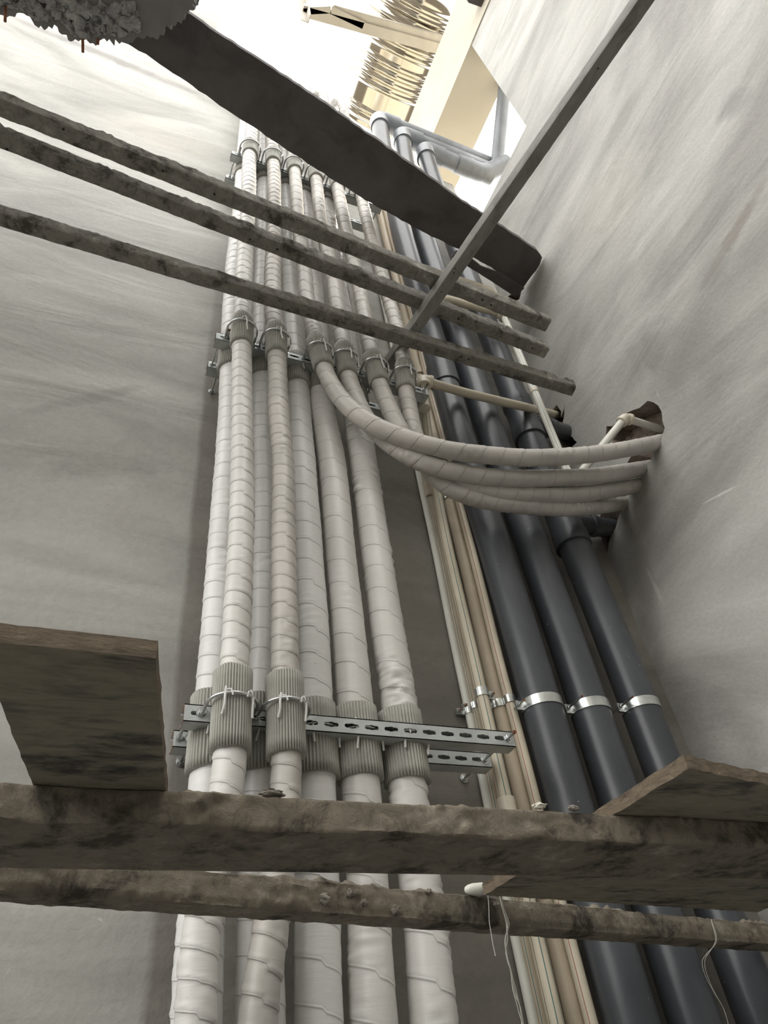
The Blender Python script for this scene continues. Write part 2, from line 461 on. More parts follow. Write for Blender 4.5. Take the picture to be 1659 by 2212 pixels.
# unseen left and front walls and floor; wall heights chosen to shape the light
bm = bmesh.new(); box(bm, (-3.3, -.75, -.35), (.2, 4.9, 2.3)); struct(link('unseen_wall_left', bm, [M_back], smooth=False))
bm = bmesh.new(); box(bm, (-.65, -3.3, 2.15), (5.3, .2, 7.3)); struct(link('unseen_wall_front', bm, [M_back], smooth=False))
bm = bmesh.new(); box(bm, (-.65, -.75, -1.6), (5.5, 5.2, .2)); struct(link('unseen_floor', bm, [M_slab], smooth=False))

# broken concrete slab, upper left, with rebar stubs
def rough_slab(name, pts2, z, th, mats, amp, seed, parent=None, bot=0, side=1, rough_from=None):
    """outline refined, side faces displaced, underside gridded"""
    bm = bmesh.new(); lp = rough_loop(pts2, .02, amp, seed)
    plate(bm, lp, [], lambda u, v, d: Vector((u, v, z + d)), th, bot, side)
    return bm
Zs = 3.40
sp = [onZ(x, y, Zs) for x, y in ((-120, -40), (0, 12), (45, 14), (80, 32), (120, 40), (160, 72), (200, 70), (235, 76), (270, 70), (310, 66), (345, 60), (375, 42), (420, 8), (428, -30))]
pts = [(p.x, p.y) for p in sp]
pts = [(-2.2, pts[0][1] + .05)] + pts + [(pts[-1][0] + .02, -.9), (-2.2, -.9)]
bm = bmesh.new()
lp = rough_loop(pts[1:-2], .010, .009, 2, closed=False) + [(pts[-2][0], pts[-2][1]), (-2.2, -.9), (-2.2, pts[1][1] + .05)]
nlev = 7; rings = []
for k in range(nlev + 1):
    ring = []
    for (u, v) in lp:
        a = noise.noise(Vector((u * 18, v * 18, k * .9))) * .022 + noise.noise(Vector((u * 55, v * 55, k * 2.2))) * .012
        bow = -.035 * math.sin(PI * k / nlev)
        ring.append(bm.verts.new((u + a * .5, v + (a + bow + .03) if v > 0 else v, Zs + .13 * k / nlev)))
    rings.append(ring)
for k in range(nlev):
    for i in range(len(lp)):
        j = (i + 1) % len(lp)
        bm.faces.new((rings[k][i], rings[k][j], rings[k + 1][j], rings[k + 1][i])).material_index = 1
for ri, rv in ((0, 0), (nlev, 1)):
    fs = tessellate_polygon([[Vector(v.co[:2] + (0,)) for v in rings[ri]]])
    for t in fs:
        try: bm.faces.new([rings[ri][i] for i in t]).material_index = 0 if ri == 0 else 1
        except ValueError: pass
# broken underside lip: aggregate clumps below the smooth soffit
rnd = random.Random(8)
for i in range(1300):
    px_ = rnd.uniform(-60, 300); py_ = rnd.uniform(-40, 78)
    ks = [(-60, -8), (0, 12), (45, 16), (80, 33), (120, 42), (160, 72), (235, 76), (300, 66)]
    lim = next(a[1] + (b[1] - a[1]) * (px_ - a[0]) / (b[0] - a[0]) for a, b in zip(ks, ks[1:]) if px_ <= b[0])
    if py_ > lim + 1 or py_ < lim - 62: continue
    p = onZ(px_, py_, Zs); r = rnd.uniform(.006, .013) * rnd.choice((1, 1, 1, 1.9))
    mt = Matrix.Translation((p.x, p.y, Zs + .002 - r * .5)) @ Matrix.Diagonal((1, 1, 1, 1))
    q = bmesh.ops.create_icosphere(bm, subdivisions=1, radius=r, matrix=mt)
    for v in q['verts']:
        v.co += Vector((noise.noise(v.co * 60), noise.noise(v.co * 60 + Vector((5, 5, 5))), noise.noise(v.co * 50))) * .016
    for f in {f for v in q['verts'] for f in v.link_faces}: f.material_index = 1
bmesh.ops.recalc_face_normals(bm, faces=bm.faces[:])
slab = struct(link('ceiling', bm, [M_slab, M_concrete], smooth=False))
for (x0, y0, x1, y1) in ((10, -8, 11, 46), (176, 62, 179, 112), (212, 58, 211, 96)):
    a = onZ(x0, y0, Zs + .03); b = onY(x1, y1, a.y + .05)
    bm = bmesh.new(); tube(bm, catmull([a, a.lerp(b, .5) + Vector((.002, 0, 0)), b], .01), .0055, 10)
    tag(link('rebar_stub', bm, M_rust, slab), 'rusty red steel rod')

# outer roof beam seen through the gap, running along Y
Zb = 6.42
a = onZ(935, 290, Zb); b = onZ(1019, 328, Zb)
bm = bmesh.new()
x0 = a.x; x1 = b.x
box(bm, ((x0 + x1) / 2, 2.2, Zb + .45), (x1 - x0, 3.4, .9))
o = link('trim_1', bm, M_outer, smooth=False); struct(o)
# unseen roof decks, added for warm bounce light and a reflection in the tank
bm = bmesh.new(); box(bm, (2.9, 5.9, 5.25), (12, 7.9, .2)); struct(link('bounce_deck_back', bm, M_outer, smooth=False))
bm = bmesh.new(); box(bm, (5.6, -.6, 4.4), (6.8, 5.0, .2)); struct(link('bounce_deck_right', bm, M_outer, smooth=False))
# dark roof lintel fragment at the top
pts = [onZ(x, y, 6.55) for x, y in ((1003, -25), (1012, 6), (1046, 18), (1060, -25))]
bm = bmesh.new(); plate(bm, [(p.x, p.y) for p in pts], [], lambda u, v, d: Vector((u, v, 6.55 + d)), .12)
struct(link('trim_2', bm, M_plank, smooth=False))

# ================================================================= timbers and boards
def beam(name, nb, fb, h, mat, label, cat, group, seed=0, amp=.002, ext=(0, 0), edge_bev=.004, lumps=0, step=.012, across=8, top_cake=0.0):
    """nb, fb: near/far bottom edge end points (left, right); h: height"""
    A, B = Vector(nb[0]), Vector(nb[1]); Cc, D = Vector(fb[0]), Vector(fb[1])
    L = (B - A).length; d = (B - A) / L
    A = A - d * ext[0]; Cc = Cc - d * ext[0]; B = B + d * ext[1]; D = D + d * ext[1]
    L = (B - A).length; n = int(L / step)
    bm = bmesh.new(); rings = []
    hs = max(4, int(across * .8))
    for i in range(n + 1):
        t = i / n; a = A.lerp(B, t); c = Cc.lerp(D, t); ring = []
        w_ = (c - a)
        prof = []
        for k in range(across): prof.append((k / across, 0, (0, -1)))       # bottom, near -> far
        for k in range(hs): prof.append((1, k / hs, (1, 0)))                  # far side up
        for k in range(across): prof.append((1 - k / across, 1, (0, 1)))     # top
        for k in range(hs): prof.append((0, 1 - k / hs, (-1, 0)))             # near side down
        for (u, v, nn) in prof:
            p = a + w_ * u + Vector((0, 0, h * v))
            # round corners
            cu = min(u, 1 - u) * w_.length; cv = min(v, 1 - v) * h
            if cu < edge_bev and cv < edge_bev:
                p += (a + w_ * .5 + Vector((0, 0, h * .5)) - p).normalized() * edge_bev * .6
            q = p * 1.0
            k1 = noise.noise(q * 26 + Vector((seed, 0, 0))); k2 = noise.noise(q * 85 + Vector((0, seed, 0)))
            am = amp * (k1 * 1.2 + k2 * .7)
            if top_cake and (nn == (-1, 0) or nn == (0, 1)):
                k3 = noise.noise(q * 14 + Vector((seed, 9, 2)))
                am += top_cake * max(0, k3 + .15) * (1 + k2 * 1.5)
            off = w_.normalized() * nn[0] * am + Vector((0, 0, nn[1] * am))
            ring.append(bm.verts.new(p + off))
        rings.append(ring)
    m = len(rings[0])
    for i in range(n):
        for j in range(m):
            k = (j + 1) % m
            bm.faces.new((rings[i][j], rings[i + 1][j], rings[i + 1][k], rings[i][k]))
    for rg, rev in ((rings[0], False), (rings[-1], True)):
        cv = bm.verts.new(sum((v.co for v in rg), Vector()) / m)
        for j in range(m):
            k = (j + 1) % m
            bm.faces.new((cv, rg[j], rg[k]) if not rev else (cv, rg[k], rg[j]))
    bmesh.ops.recalc_face_normals(bm, faces=bm.faces[:])
    o = link(name, bm, mat)
    for p in o.data.polygons: p.use_smooth = True
    o.data.set_sharp_from_angle(angle=math.radians(45))
    return tag(o, label, cat, group)
def nail_holes(par, pts, Z, r=.004):
    for x, y in pts:
        p = onZ(x, y, Z)
        bm = bmesh.new(); lathe(bm, (p.x, p.y, Z - .0022), (0, 0, 1), [(0, r * .7), (.0006, r), (.006, r)], 12)
        link('nail_hole', bm, M_hole, par)
def Zp(x, y, Z): return onZ(x, y, Z)
ZC = 2.29; ZD = 2.347; ZA = 2.402
bC = beam('wooden_batten', (Zp(0, 458, ZC), Zp(1245, 836, ZC)), (Zp(0, 491, ZC), Zp(1235, 857, ZC)), .052, M_beam,
     'lowest of the three parallel overhead battens, its end reaching nearest the right wall', 'batten', None, 1, .0016, (.6, 0), top_cake=.005)
bB = beam('wooden_batten', (Zp(0, 287, ZA), Zp(1188, 754, ZA)), (Zp(0, 321, ZA), Zp(1174, 775, ZA)), .058, M_beam,
     'middle of the three parallel cement-caked overhead battens', 'batten', None, 2, .0016, (.6, 0), top_cake=.006)
bA = beam('wooden_batten', (Zp(0, 211, ZA), Zp(1191, 694, ZA)), (Zp(0, 255, ZA), Zp(1177, 718, ZA)), .052, M_beam,
     'topmost of the three parallel overhead battens, just under the dark plank', 'batten', None, 3, .0016, (.6, 0), top_cake=.005)
nail_holes(bC, [(1012, 776)], ZC); nail_holes(bB, [(540, 517), (599, 538), (990, 689), (1150, 752), (15, 322)], ZA)
nail_holes(bA, [(463, 419), (352, 369), (137, 279), (1042, 648), (1061, 659)], ZA)
# diagonal batten lying on the lowest one and carrying the other two
a0, a1 = Zp(1378, 0, ZD), Zp(884, 713, ZD); c0, c1 = Zp(1417, 0, ZD), Zp(902, 718, ZD)
d0 = (a1 - a0).normalized()
wdt = .046
nrm = Vector((-d0.y, d0.x, 0)); nrm = nrm if nrm.x > 0 else -nrm
e1 = a1 + d0 * .19
bD = beam('wooden_batten', (a0, e1), (a0 + nrm * wdt, e1 + nrm * wdt), .05, M_steel_beam,
     'smooth grey batten running diagonally across under the other overhead battens', 'batten', None, 4, .0007, (.5, 0), .003)
nail_holes(bD, [(983, 580), (980, 589), (953, 631), (899, 701), (1292, 148)], ZD, .0025)

# foreground timbers
ZE = .27
bE = beam('wooden_beam', (Zp(0, 1775, ZE), Zp(1659, 1831, ZE)), (Zp(0, 1874, ZE), Zp(1659, 1902, ZE)), .036, M_beam2,
     'thick cement-stained beam crossing the whole foreground, the upper of the two', 'beam', None, 5, .0014, (.8, .75), .003, step=.005, across=16, top_cake=.007)
bF = beam('wooden_beam', (Zp(0, 1925, ZE), Zp(1659, 2039, ZE)), (Zp(0, 1947, ZE), Zp(1659, 2058, ZE)), .042, M_beam2,
     'second foreground beam just behind and below the upper one, with a thread hanging off it', 'beam', None, 6, .0014, (.8, .25), .005, step=.005, across=12, top_cake=.006)
# mortar lumps stuck to the second beam
def lump(name, p, r, mat, parent=None, seed=0, sc=(1, 1, .8), sub=3):
    bm = bmesh.new(); bmesh.ops.create_icosphere(bm, subdivisions=sub, radius=r)
    for v in bm.verts:
        k = 1 + .45 * noise.noise(v.co * (1.6 / r) + Vector((seed, 0, 0))) + .25 * noise.noise(v.co * (5 / r) + Vector((0, seed, 0)))
        v.co = Vector((v.co.x * sc[0], v.co.y * sc[1], v.co.z * sc[2])) * k
        v.co += Vector(p)
    return link(name, bm, mat, parent)
fn = lambda x, y: onY(x, y, onZ(x, 1925 + 114 * x / 1659, ZE).y)
for i, (x, y, r) in enumerate(((700, 1942, .009), (755, 1930, .007), (785, 1950, .0055), (852, 1966, .008), (925, 1926, .005), (1071, 1955, .005))):
    lump('mortar_lump', fn(x, y) + Vector((0, -.001, 0)), r, M_clod, bF, i)
pE = Zp(585, 1712, .312); lump('mortar_clod', pE + Vector((0, 0, -.001)), .0085, M_clod, None, 3, (1.7, 1, .5))
tag(bpy.context.scene.collection.objects[-1], 'small dark mortar clod on top of the upper foreground beam, before the white pipes', 'mortar clod')
for x, y, r, lab, mt in ((1165, 1741, .006, 'white plaster crumb on the upper foreground beam, below the cream pipes', M_plasterbit),
                      (1238, 1746, .0055, 'grey mortar crumb on the upper foreground beam, right of the white crumb', M_clod),
                      (1350, 1748, .006, 'grey mortar crumb on the upper foreground beam, beside the plywood tip', M_clod)):
    p = Zp(x, y, .311); o = lump('mortar_crumb', p, r, mt, None, x, (1.5, 1, .6)); tag(o, lab, 'mortar crumb')

# plywood boards resting on the beams
def board(name, P4, z, th, label, seed, step=.012, amp=.0012):
    bm = bmesh.new()
    lp = rough_loop([(p.x, p.y) for p in P4], step, amp, seed)
    plate(bm, lp, [], lambda u, v, d: Vector((u, v, z + d)), th, 0, 1)
    o = link(name, bm, [M_ply, M_plyedge], smooth=False)
    return tag(o, label, 'plywood board')
ZQ = .3065
A_, B_, N_ = Zp(358, 1706, ZQ), Zp(70, 1694, ZQ), Zp(337, 1422, ZQ)
nv = (A_ - N_).normalized() * .05
board('plywood_board', [A_ + nv, B_ + nv, B_ + (N_ - A_), N_], ZQ, .016, 'stained plywood board at the left, resting on the upper foreground beam', 3, .012, .0007)
K_, L_, R_ = Zp(1487, 1660, ZQ), Zp(1046, 1934, ZQ), Zp(1659, 1695, ZQ)
dk = (R_ - K_).normalized() * .75
board('plywood_board', [K_, L_, L_ + dk, K_ + dk], ZQ, .017, 'dark splintered plywood sheet at the right, lying across both foreground beams', 4, .010, .002)

# big dark plank overhead and the narrow split strip under it
ZP = 3.53
pk = [Zp(x, y, ZP) for x, y in ((235, 68), (330, 128), (430, 196), (520, 257), (640, 337), (790, 432), (900, 494), (1000, 543), (1060, 577), (1131, 620))]
pk2 = [Zp(x, y, ZP) for x, y in ((1166, 572), (1171, 556), (1160, 541), (1090, 493), (1000, 436), (860, 335), (690, 216), (560, 130), (470, 72), (420, 38), (340, -20), (240, -80))]
bm = bmesh.new()
lp = rough_loop([(p.x, p.y) for p in pk + pk2], .03, .0015, 5)
rr = random.Random(5); lp = [(u + rr.uniform(-.0015, .0015), v + rr.uniform(-.0025, .0025)) for u, v in lp]
plate(bm, lp, [], lambda u, v, d: Vector((u, v, ZP + d)), .035)
o = link('scaffold_plank', bm, M_plank, smooth=False)
tag(o, 'wide dark plank running from the broken slab down to the right wall', 'plank')
st = [Zp(x, y, 3.52) for x, y in ((975, 551), (1009, 572), (1060, 604), (1111, 638), (1131, 619), (1085, 590), (1038, 573), (1018, 557), (985, 540))]
bm = bmesh.new(); plate(bm, rough_loop([(p.x, p.y) for p in st], .03, .001, 9), [], lambda u, v, d: Vector((u, v, 3.52 - d)), .018)
tag(link('wood_strip', bm, M_plank, smooth=False), 'narrow split wooden strip along the lower edge of the wide dark plank', 'wood strip')

# ================================================================= insulated pipes
RZ = {'low': .762, 'mid': 2.20, 'top': 3.855}
def ridge(seed, pitch, amp, wr):
    rnd = random.Random(seed)
    jit = [rnd.uniform(-.004, .004) for _ in range(400)]
    am = [rnd.uniform(.5, 1.2) for _ in range(400)]
    def f(s, t):
        u = s / pitch + (t / (2 * PI)) * .9
        i = int(u); fr = u - i
        i = i % 398
        sm_ = fr * fr * (3 - 2 * fr)
        j = (jit[i] * (1 - sm_) + jit[i + 1] * sm_) / pitch; a_i = am[i] * (1 - sm_) + am[i + 1] * sm_
        fr2 = (fr + j) % 1.0
        bul = math.sin(PI * fr2) ** .8
        q = math.exp(-((fr2 - .10) / .075) ** 2)
        lip = math.exp(-((fr2 - .24) / .09) ** 2)
        v = amp * (.45 * bul + .7 * lip - .5 * q) * a_i
        q = (math.cos(2 * PI * (fr2 - .12)), math.sin(2 * PI * (fr2 - .12)), a_i)
        if wr:
            k = noise.noise(Vector((s * 6, math.cos(t) * .7 + seed, math.sin(t) * .7)))
            if k > .05:
                v += wr * (k - .05) * 3 * noise.noise(Vector((s * 75, math.cos(t) * 1.4, math.sin(t) * 1.4 + seed)))
        v += .0022 * noise.noise(Vector((s * 5, math.cos(t) + seed, math.sin(t))))
        return v, q
    return f
def insulated(path, r, seed, mat, label, pitch=.048, amp=.0022, wr=.004, seg=32, rlist=None):
    pts = catmull(path, .0042)
    rf = ridge(seed, pitch, amp, wr)
    bm = bmesh.new()
    if rlist:
        tot = sum((pts[i] - pts[i - 1]).length for i in range(1, len(pts)))
        def R(s):
            x = s / tot
            for (a, ra), (b, rb) in zip(rlist, rlist[1:]):
                if x <= b: return ra + (rb - ra) * (x - a) / (b - a)
            return rlist[-1][1]
    else: R = lambda s: r
    seam = []
    def rfx(s, t, i):
        v, q = rf(s, t); seam.extend(q); return R(s) + v
    tube(bm, pts, r, seg, True, rfun=rfx)
    o = link('insulated_pipe', bm, mat)
    at = o.data.attributes.new('seam', 'FLOAT_VECTOR', 'POINT'); at.data.foreach_set('vector', seam)
    return tag(o, label, 'pipe', 'white insulated pipes')
def sleeve(par, c, z, r, half=.085, seed=0, tilt=Vector((0, 0, 1)), ties=((-.75,), (.6,)), mat=None):
    """ribbed grey sleeve around the pipe, U-bolt zone; ties: angles from the camera-facing side"""
    ax = tilt.normalized(); n0 = Vector((0, -1, 0)); n0 = (n0 - ax * n0.dot(ax)).normalized(); b0 = ax.cross(n0)
    N = 252; nr = 21; rows = []
    bm = bmesh.new()
    levels = [(-half, -.004), (-half, 0)] + [(-half + 2 * half * k / 7, 0) for k in range(1, 7)] + [(half, 0), (half, -.004)]
    for zz, dr in levels:
        ring = []
        for k in range(N):
            t = 2 * PI * k / N
            rib = abs(math.sin(t * nr)) ** .75 * .0050 - .0022
            wv = .002 * noise.noise(Vector((math.cos(t) * 1.5 + seed, math.sin(t) * 1.5, zz * 12)))
            fl = .004 * noise.noise(Vector((math.cos(t) * 1.2 + seed, math.sin(t) * 1.2, 3))) if abs(zz) > half * .8 else 0
            R = r + dr + rib + wv
            ring.append(bm.verts.new(Vector(c) + ax * (zz + fl * (1 if zz > 0 else -1)) + (n0 * math.cos(t) + b0 * math.sin(t)) * R))
        rows.append(ring)
    for i in range(len(rows) - 1):
        for k in range(N):
            j = (k + 1) % N
            bm.faces.new((rows[i][k], rows[i][j], rows[i + 1][j], rows[i + 1][k]))
    for rg in (rows[0], rows[-1]):   # close towards the pipe
        inner = [bm.verts.new(Vector(c) + (v.co - Vector(c)) - ((v.co - Vector(c)) - ax * (v.co - Vector(c)).dot(ax)).normalized() * .007) for v in rg]
        for k in range(N):
            j = (k + 1) % N
            bm.faces.new((rg[k], rg[j], inner[j], inner[k]))
    bmesh.ops.recalc_face_normals(bm, faces=bm.faces[:])
    s = link('rubber_sleeve', bm, M_pad, par)
    s['label'] = 'grey ribbed sleeve'
    for (tt,) in ties:
        rnd = random.Random(seed + int(tt * 100))
        d = n0 * math.cos(tt) + b0 * math.sin(tt); side = -n0 * math.sin(tt) + b0 * math.cos(tt)
        R = r + .0055
        bm = bmesh.new()
        base = Vector(c) + d * R
        tl = rnd.uniform(.030, .045)
        path = [base + ax * tl + side * rnd.uniform(-.004, .004) + d * .001, base + ax * .006 + d * .007, base - ax * .008 + d * .006, base - ax * tl * .9 + side * rnd.uniform(-.008, .008) + d * .003]
        tube(bm, catmull(path, .005), .0028, 8, ref=side)
        box(bm, base + ax * (tl * .7) + d * .003, (.007, .006, .007), bev=.001)
        p2 = [base + ax * tl * .7 + d * .003, base + ax * tl * .72 + side * .012 * (1 if tt < 0 else -1) + d * .004, base + ax * tl * .3 + side * .016 * (1 if tt < 0 else -1) + d * .003]
        tube(bm, catmull(p2, .005), .0022, 6)
        t_ = link('cable_tie', bm, M_tie, s)
    return s

def column(data, Y, top=5.2, bend=True, zlow=-1.45):
    """data: (y, xl, xr) in the photo, sorted bottom to top"""
    pts = []
    for y, a, b in data:
        c = (onY(a, y, Y) + onY(b, y, Y)) / 2; pts.append(Vector((c.x, Y, c.z)))
    first = pts[0]; pts = [Vector((first.x + (first.x - pts[1].x) * .1, Y, zlow))] + pts
    if bend:
        l_ = pts[-1]
        pts += [Vector((l_.x, Y, max(l_.z + .3, top - .3))), Vector((l_.x, Y + .02, top + .1)), Vector((l_.x, Y + .16, top + .36)), Vector((l_.x, Y + .5, top + .42)), Vector((l_.x, Y + 1.3, top + .42))]
    return pts
def at_z(pts, z):
    for a, b in zip(pts, pts[1:]):
        if a.z <= z <= b.z: return a.lerp(b, (z - a.z) / (b.z - a.z))
    return pts[-1]
YF, YB = 1.396, 1.508
F1 = column([(2212, 378, 465), (2010, 397, 474), (1690, 452, 530), (1425, 474, 540), (1325, 482, 544), (1163, 493, 548), (1000, 500, 547), (750, 502, 542), (670, 506, 543), (560, 510, 547), (430, 523, 552), (350, 525, 552), (300, 530, 556)], YF)
F2 = column([(2212, 516, 597), (2010, 545, 622), (1690, 581, 654), (1400, 582, 648), (1163, 583, 642), (1000, 588, 633), (900, 580, 625), (730, 576, 616), (671, 571, 609), (560, 574, 606), (430, 578, 607), (350, 574, 607), (310, 572, 602)], YF)
B1 = column([(2212, 360, 485), (1975, 381, 489), (1700, 412, 495), (1400, 435, 505), (1150, 455, 517), (900, 474, 527), (680, 484, 526), (570, 493, 530), (450, 507, 540), (330, 515, 545), (270, 521, 548)], YB)
B2 = column([(2212, 508, 617), (2030, 510, 612), (1700, 520, 602), (1400, 540, 606), (1100, 546, 602), (807, 546, 590), (650, 548, 588), (560, 552, 590), (405, 556, 588), (350, 556, 586)], YB)
B3 = column([(2212, 633, 745), (1990, 633, 737), (1700, 638, 722), (1400, 642, 708), (1163, 632, 692), (1000, 628, 675), (857, 620, 664), (650, 610, 650), (560, 606, 641), (410, 602, 633)], YB)
B4 = column([(2212, 757, 858), (1990, 749, 843), (1720, 740, 822), (1380, 719, 789), (1200, 704, 768), (1000, 688, 745), (870, 668, 719), (730, 666, 709), (650, 660, 699), (560, 652, 690), (420, 640, 670)], YB)
B5 = column([(2212, 885, 990), (1990, 869, 967), (1720, 836, 925), (1520, 822, 900), (1380, 803, 875), (1180, 783, 838), (1000, 758, 812), (880, 742, 792), (730, 728, 769), (590, 706, 742), (440, 686, 718)], YB)
def upper(data, Y=YF):
    return column(data, Y)[1:]
def to3(l): return [onY(x, y, Y) for x, y, Y in l]
F3u = upper([(735, 667, 699), (650, 650, 678), (590, 643, 673), (490, 631, 660), (400, 624, 654), (350, 619, 650)])
F4u = upper([(760, 727, 760), (740, 725, 757), (660, 713, 744), (592, 703, 732), (480, 680, 708), (400, 670, 699)])
F5u = upper([(754, 782, 818), (664, 769, 799), (590, 755, 784), (500, 734, 763), (430, 719, 748)])
F6u = upper([(790, 856, 890), (705, 839, 873), (650, 818, 862), (590, 803, 843), (512, 782, 821), (436, 764, 801)])
F3c = to3([(1520, 925, 1.24), (1425, 955, 1.245), (1340, 972, 1.255), (1250, 984, 1.27), (1150, 989, 1.28), (1050, 983, 1.295), (960, 970, 1.31), (870, 945, 1.33), (800, 914, 1.35), (748, 873, 1.37), (716, 830, 1.385), (698, 790, 1.395)])
F4c = to3([(1470, 1000, 1.36), (1388, 1012, 1.355), (1300, 1026, 1.345), (1200, 1032, 1.345), (1100, 1033, 1.35), (1010, 1024, 1.36), (910, 998, 1.37), (840, 957, 1.385), (792, 905, 1.396), (763, 845, 1.4), (750, 805, 1.4)])
F5c = to3([(1450, 1032, 1.43), (1370, 1050, 1.415), (1300, 1061, 1.405), (1220, 1069, 1.395), (1140, 1069, 1.395), (1060, 1061, 1.40), (990, 1040, 1.405), (925, 1003, 1.405), (870, 940, 1.402), (838, 875, 1.4), (820, 830, 1.398)])
F6c = to3([(1420, 1062, 1.56), (1330, 1088, 1.50), (1270, 1096, 1.455), (1200, 1097, 1.435), (1110, 1090, 1.425), (1030, 1076, 1.425), (965, 1050, 1.42), (922, 1005, 1.415), (895, 935, 1.41), (882, 870, 1.40), (876, 840, 1.397)])
P = {}
rF = .0305
defs = [
 ('B1', B1, .0445, M_tape2, 'leftmost white insulated pipe, in the back row beside the plaster wall', .055, .0018, .002),
 ('B2', B2, .0440, M_tape2, 'second back-row insulated pipe, seen between the two slim front pipes', .06, .0014, .003),
 ('B3', B3, .0455, M_tape2, 'middle thick insulated pipe of the back row, half behind the second slim front pipe', .075, .0013, .001),
 ('B4', B4, .0455, M_tape, 'fourth thick back-row insulated pipe, left neighbour of the rightmost long one', .085, .0014, .002),
 ('B5', B5, .0465, M_tape, 'rightmost long insulated pipe of the back row, badly creased low down', .08, .0014, .0065),
 ('F1', F1, .0325, M_tape, 'left one of the two long slim front insulated pipes, under the lower rack hoop', .047, .0026, .0015),
 ('F2', F2, .0320, M_tape3, 'right one of the two long slim front insulated pipes, greyer and strongly ringed', .045, .0026, .002),
 ('F3', F3c + F3u, .0305, M_tape3, 'insulated pipe whose bend lies topmost of the four sweeping into the right wall', .075, .0016, .002),
 ('F4', F4c + F4u, .0305, M_tape3, 'insulated pipe whose bend lies second from top of the four entering the right wall', .075, .0016, .002),
 ('F5', F5c + F5u, .0310, M_tape3, 'insulated pipe whose bend lies third from top of the four entering the right wall', .07, .0016, .002),
 ('F6', F6c + F6u, .0300, M_tape3, 'insulated pipe whose bend lies lowest of the four entering the right wall', .06, .0018, .004)]
for i, (k, pth, r, mt, lab, pitch, am, wr_) in enumerate(defs):
    P[k] = (insulated(pth, r, i * 7 + 1, mt, lab, pitch, am, wr_), pth, r)

# sleeves at each rack
UB = {'low': [], 'mid': [], 'top': []}
for lvl, zz in RZ.items():
    for k, (o, pth, r) in P.items():
        if lvl == 'low' and k in ('F3', 'F4', 'F5', 'F6'): continue
        front = k[0] == 'F'
        c = at_z(pth if pth[0].z < pth[-1].z else pth[::-1], zz + (-.012 if front else -.012))
        if k in ('F3', 'F4', 'F5', 'F6'):
            mono = [p for p in pth if p.z > 2.0 and p.x < 1.2] if lvl == 'mid' else pth
            c = at_z(sorted(mono, key=lambda p: p.z), zz - .012)
            hi = at_z(sorted(mono, key=lambda p: p.z), zz + .07)
            tl = (hi - c)
        else: tl = Vector((0, 0, 1))
        R = r + ((.0085 if front else .0075) if lvl == 'low' else .0050)
        half = (.094 if front else .09) if lvl == 'low' else .085
        if lvl == 'top': half = .075
        ties = {'low': ((-.5,), (.75,)) if front else ((-.35,), (.8,)), 'mid': ((.1,), (1.0,)), 'top': ((.9,),)}[lvl]
        sleeve(o, c, zz, R, half, (ord(k[0]) + ord(k[1])) % 7 + len(UB[lvl]), tl, ties)
        UB[lvl].append((c, R, front))

# ================================================================= channel racks
def slot(u, v, a=.0090, b=.0064, n=6):
    """keyhole-like slot: rounded ends with a wider middle"""
    L = a + .004
    pts = []
    def arc(cx, s, e, r): return [(cx + r * math.cos(s + (e - s) * k / n), v + r * math.sin(s + (e - s) * k / n)) for k in range(n + 1)]
    r = .0050
    pts += arc(u + L, -PI / 2, PI / 2, r)
    pts += [(u + .006, v + r), (u + .0045, v + b), (u - .0045, v + b), (u - .006, v + r)]
    pts += arc(u - L, PI / 2, 3 * PI / 2, r)
    pts += [(u - .006, v - r), (u - .0045, v - b), (u + .0045, v - b), (u + .006, v - r)]
    return pts
def channel(rack, x0, x1, yf, z, name='channel_bar'):
    h = .041; dpt = .041; th = .0025
    bm = bmesh.new()
    outer = [(x0, z - h / 2), (x1, z - h / 2), (x1, z + h / 2), (x0, z + h / 2)]
    hs = []; n = int((x1 - x0 - .03) / .0505)
    for i in range(n + 1):
        u = x0 + .032 + i * .0505
        if u < x1 - .02: hs.append(slot(u, z))
    plate(bm, outer, hs, lambda u, v, d: Vector((u, yf + d, v)), th, 0, 0, 0)
    for s in (-1, 1):
        box(bm, ((x0 + x1) / 2, yf + dpt / 2, z + s * (h / 2 - th / 2)), (x1 - x0, dpt, th))
        box(bm, ((x0 + x1) / 2, yf + dpt - th / 2, z + s * (h / 2 - .005)), (x1 - x0, th, .009))
    for xe in (x0, x1):   # raw rusty cut ends
        e = .0006
        sgn = -1 if xe == x0 else 1
        for cc, sz in (((xe + sgn * e / 2, yf + th / 2, z), (e, th, h)), ((xe + sgn * e / 2, yf + dpt / 2, z + h / 2 - th / 2), (e, dpt, th)), ((xe + sgn * e / 2, yf + dpt / 2, z - h / 2 + th / 2), (e, dpt, th))):
            box(bm, cc, sz, mat=1)
    return link(name, bm, [M_chan, M_rust], rack, smooth=False)
def nut(bm, c, axis=(0, 1, 0), r=.0095, t=.008):
    lathe(bm, c, axis, [(0, r * .92), (.001, r), (t - .001, r), (t, r * .92)], 6)
def rod(rack, x, z, y0, y1, nuts, r=.0045):
    bm = bmesh.new()
    n = int((y1 - y0) / .0018)
    path = [Vector((x, y0 + (y1 - y0) * k / n, z)) for k in range(n + 1)]
    tube(bm, path, [r if k % 2 else r * .88 for k in range(n + 1)], 10)
    ro = link('threaded_rod', bm, M_zinc, rack)
    bm = bmesh.new(); tube(bm, [Vector((x, y0 - .001, z)), Vector((x, y0 + .004, z))], r * 1.03, 10)
    tag(link('rod_end', bm, M_rust, ro), 'rusty rod end')
    for y in nuts:
        bm = bmesh.new(); nut(bm, (x, y, z)); lathe(bm, (x, y + .008, z), (0, 1, 0), [(0, .013), (.0015, .013)], 20)
        link('nut', bm, M_zinc, ro, smooth=False)
